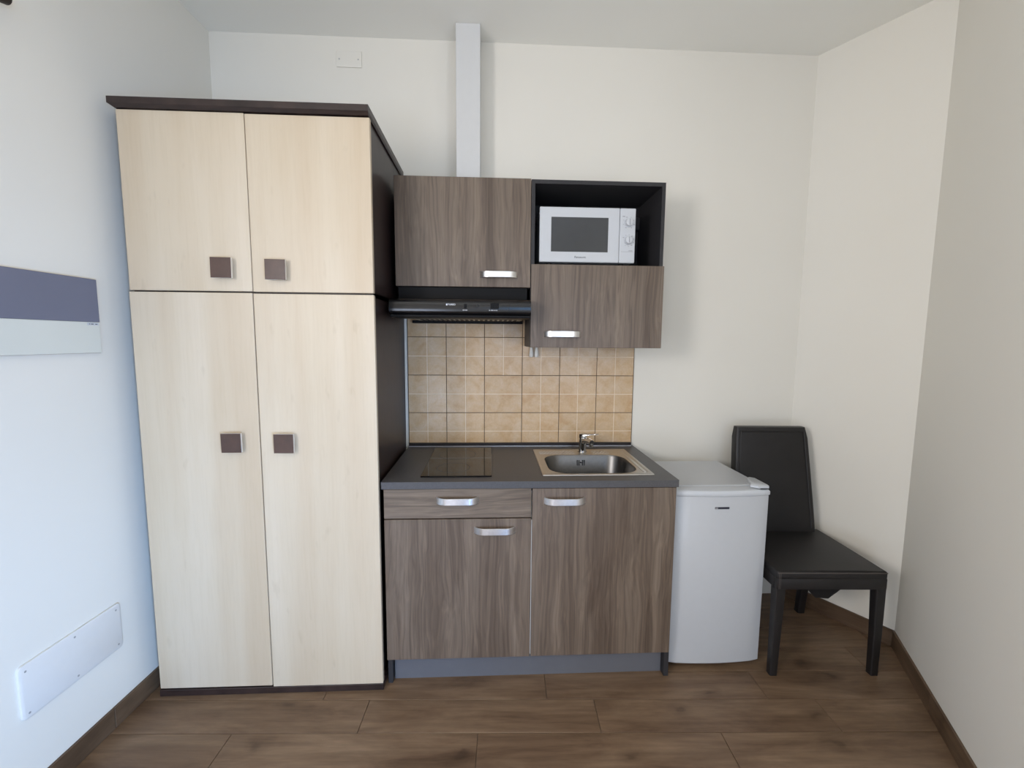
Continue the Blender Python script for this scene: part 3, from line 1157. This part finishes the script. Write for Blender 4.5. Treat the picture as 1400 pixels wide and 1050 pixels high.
def shr(pts, k_):
    cx_ = (FX0 + FX1) / 2
    return [(cx_ + (x - cx_) * (1 - k_ / 0.2), y + (k_ if y < -0.51 else 0)) for x, y in pts]


dp = bowed(FX0, FX1, FF + 0.012, -0.502, 0.013)
bm = bmesh.new()
loft(bm, [[(x, y, 0.024) for x, y in shr(dp, 0.004)], [(x, y, 0.029) for x, y in dp], [(x, y, 0.786) for x, y in dp], [(x, y, 0.789) for x, y in shr(dp, 0.002)]])
fdoor = obj('door', bm, 'white', f, smooth=True)
# top cap of the door: slightly proud, rounded, with a grip lip
tpts = bowed(FX0, FX1 + 0.003, FF + 0.008, -0.500, 0.013)
bm = bmesh.new()
loft(bm, [[(x, y, 0.7895) for x, y in shr(tpts, 0.002)], [(x, y, 0.793) for x, y in tpts], [(x, y, 0.806) for x, y in tpts], [(x, y, 0.813) for x, y in shr(tpts, 0.005)], [(x, y, 0.8155) for x, y in shr(tpts, 0.014)]])
obj('door_cap', bm, 'white_plastic', fdoor, smooth=True)
bm = bmesh.new()
lo = [(FX1 - 0.075, -0.525), (FX1 - 0.050, -0.545), (FX1 - 0.004, -0.545), (FX1 + 0.001, -0.535), (FX1 + 0.001, -0.435), (FX1 - 0.020, -0.420), (FX1 - 0.035, -0.435), (FX1 - 0.060, -0.50)]
loft(bm, [[(x, y, FT - 0.0005) for x, y in lo], [(x, y, FT + 0.008) for x, y in lo], [(x + (FX1 - 0.03 - x) * .15, y + (-0.49 - y) * .1, FT + 0.012) for x, y in lo]])
obj('hinge_cover', bm, 'white_plastic', f, smooth=True)
obj('hinge_slot', B(FX1 - 0.042, FX1 - 0.002, -0.549, -0.5445, 0.8170, 0.8200), 'dark', f)
bd = obj('badge', B(1.457, 1.5195, FF - 0.0030, FF + 0.003, 0.7345, 0.7435, 0.0008, 1), 'navy', fdoor)
obj('badge_emblem', B(1.4575, 1.4690, FF - 0.0034, FF, 0.7350, 0.7430), 'silver', bd)
for x in (FX0 + 0.04, FX1 - 0.04):
    for y in (-0.47, -0.16):
        bm = bmesh.new()
        cyl(bm, (x, y, 0.0), (x, y, 0.022), 0.017, n=16)
        obj('foot', bm, 'dark', f)

# ------------------------------------------------------------------ chair
CH = thing('dining_chair', 'black leather-covered dining chair with high back, in the room corner', 'chair', (1.9540, -0.617, 0), math.radians(-2.2))
HW, SZ, SB = 0.2380, 0.483, 0.396


def cobj(name, bm, mat, smooth=True, parent=CH):
    return obj(name, bm, mat, parent, world=False, smooth=smooth)


bm = bmesh.new()
n_ = 10
gx = [-HW + 2 * HW * i / n_ for i in range(n_ + 1)]
gy = [0.0 + 0.43 * i / n_ for i in range(n_ + 1)]
box(bm, -HW, HW, 0.0, 0.43, 0.440, SZ - 0.006, 0.010, 3)
for vtx in bm.verts:
    if vtx.co.z > SZ - 0.012:
        pass
bm2 = bmesh.new()
grid = [[bm2.verts.new((x, y, SZ - 0.007 + 0.010 * (max(0.0, (1 - (x / HW) ** 2)) * max(0.0, 1 - ((y - 0.215) / 0.215) ** 2)) ** 0.5)) for x in [q * 0.965 for q in gx]] for y in [0.215 + (q - 0.215) * 0.965 for q in gy]]
for i in range(n_):
    for j in range(n_):
        bm2.faces.new((grid[i][j], grid[i][j + 1], grid[i + 1][j + 1], grid[i + 1][j]))
me_tmp = bpy.data.meshes.new('tmp')
bm2.to_mesh(me_tmp)
bm2.free()
bm.from_mesh(me_tmp)
bpy.data.meshes.remove(me_tmp)
seat = cobj('seat', bm, 'leather')
# piping along the front and side seams
bm = bmesh.new()
zz = SZ - 0.012
tube(bm, [(-HW + 0.004, 0.0005, zz), (HW - 0.004, 0.0005, zz)], [0.0018, 0.0018], 6)
tube(bm, [(-HW + 0.010, -0.0008, zz), (-HW + 0.010, -0.0008, SB + 0.004)], [0.0011, 0.0011], 6)
tube(bm, [(-HW + 0.016, -0.0008, zz), (-HW + 0.016, -0.0008, SB + 0.004)], [0.0008, 0.0008], 6)
cobj('stitching', bm, 'thread', parent=seat)
bm = bmesh.new()
box(bm, -HW + 0.001, HW - 0.001, 0.0012, 0.022, SB, 0.446, 0.004, 2)
box(bm, -HW + 0.001, -HW + 0.022, 0.0225, 0.429, SB, 0.446, 0.004, 2)
box(bm, HW - 0.022, HW - 0.001, 0.0225, 0.429, SB, 0.446, 0.004, 2)
box(bm, -HW + 0.0225, HW - 0.0225, 0.408, 0.429, SB, 0.446, 0.004, 2)
cobj('seat_frame', bm, 'leather')


def leg(xs, front):
    """tapering leather-covered leg; xs is its outer side sign"""
    bm = bmesh.new()
    if front:
        st_ = [(0.0, 0.033, 0.003), (SB * 0.5, 0.037, 0.001), (SB + 0.002, 0.043, 0.0015)]
        loops = []
        for z_, w_, y_ in st_:
            xo = xs * (HW - 0.0005)
            xi = xs * (HW - w_)
            a, b_ = min(xo, xi), max(xo, xi)
            loops.append(rrect(a, b_, y_, y_ + w_ * 0.92, 0.005, z_, 3))
    else:
        st_ = [(0.0, 0.036, 0.438), (SB * 0.5, 0.040, 0.415), (SB + 0.002, 0.046, 0.383)]
        loops = []
        for z_, w_, y_ in st_:
            xo = xs * (HW - 0.012) - 0.012
            xi = xs * (HW - 0.012 - w_) - 0.012
            a, b_ = min(xo, xi), max(xo, xi)
            loops.append(rrect(a, b_, y_, y_ + w_, 0.005, z_, 3))
    loft(bm, loops)
    return bm


for sx in (-1, 1):
    cobj('leg', leg(sx, True), 'leather')
for sx in (-1, 1):
    cobj('leg', leg(sx, False), 'leather')
# backrest: tapered, leaning back, softly rounded
bm = bmesh.new()
loops = []
for i in range(13):
    t_ = i / 12
    z_ = 0.40 + (1.001 - 0.40) * t_
    hw_ = 0.216 - 0.030 * t_
    yc_ = 0.372 + 0.092 * t_ ** 1.15
    th_ = 0.066 - 0.014 * t_
    rr = 0.012
    if i == 12:
        hw_ -= 0.006
        th_ -= 0.012
        yc_ += 0.006
    loops.append(rrect(-hw_, hw_, yc_, yc_ + th_, rr, z_ + (0 if i < 12 else 0.004), 4))
loops[0:0] = []
loft(bm, loops)
back = cobj('backrest', bm, 'leather')
back.location = (-0.014, 0, 0)
# raised border seam on the front of the back
bm = bmesh.new()
pts = []
for z_, s_ in ((0.50, -1), (0.985, -1), (0.985, 1), (0.50, 1)):
    t_ = (z_ - 0.40) / 0.612
    pts.append((s_ * (0.214 - 0.030 * t_ - 0.022), 0.372 + 0.092 * t_ ** 1.15 - 0.0005, z_))
for a, b_ in zip(pts[:-1], pts[1:]):
    q = [tuple(Vector(a) + (Vector(b_) - Vector(a)) * (i / 6)) for i in range(7)]
    q = [(x, 0.372 + 0.092 * ((z_ - 0.40) / 0.612) ** 1.15 - 0.0003, z_) for x, y, z_ in q]
    tube(bm, q, [0.0025] * 7, 6)
cobj('border_seam', bm, 'leather', parent=back)
# torn lining sagging under the seat
bm = bmesh.new()
g = []
random.seed(3)
for i in range(9):
    row = []
    for j in range(7):
        a, b_ = i / 8, j / 6
        sag = (math.sin(math.pi * a) * math.sin(math.pi * min(1, b_ * 1.0))) ** 0.7
        row.append(bm.verts.new((-0.075 + 0.180 * a, 0.030 + 0.10 * b_, SB + 0.012 - 0.100 * sag + random.uniform(-0.005, 0.005))))
    g.append(row)
for i in range(8):
    for j in range(6):
        bm.faces.new((g[i][j], g[i + 1][j], g[i + 1][j + 1], g[i][j + 1]))
res_ = bmesh.ops.extrude_face_region(bm, geom=bm.faces[:])
bmesh.ops.translate(bm, verts=[e for e in res_['geom'] if isinstance(e, bmesh.types.BMVert)], vec=(0, 0, 0.0015))
cobj('torn_lining', bm, 'lining')
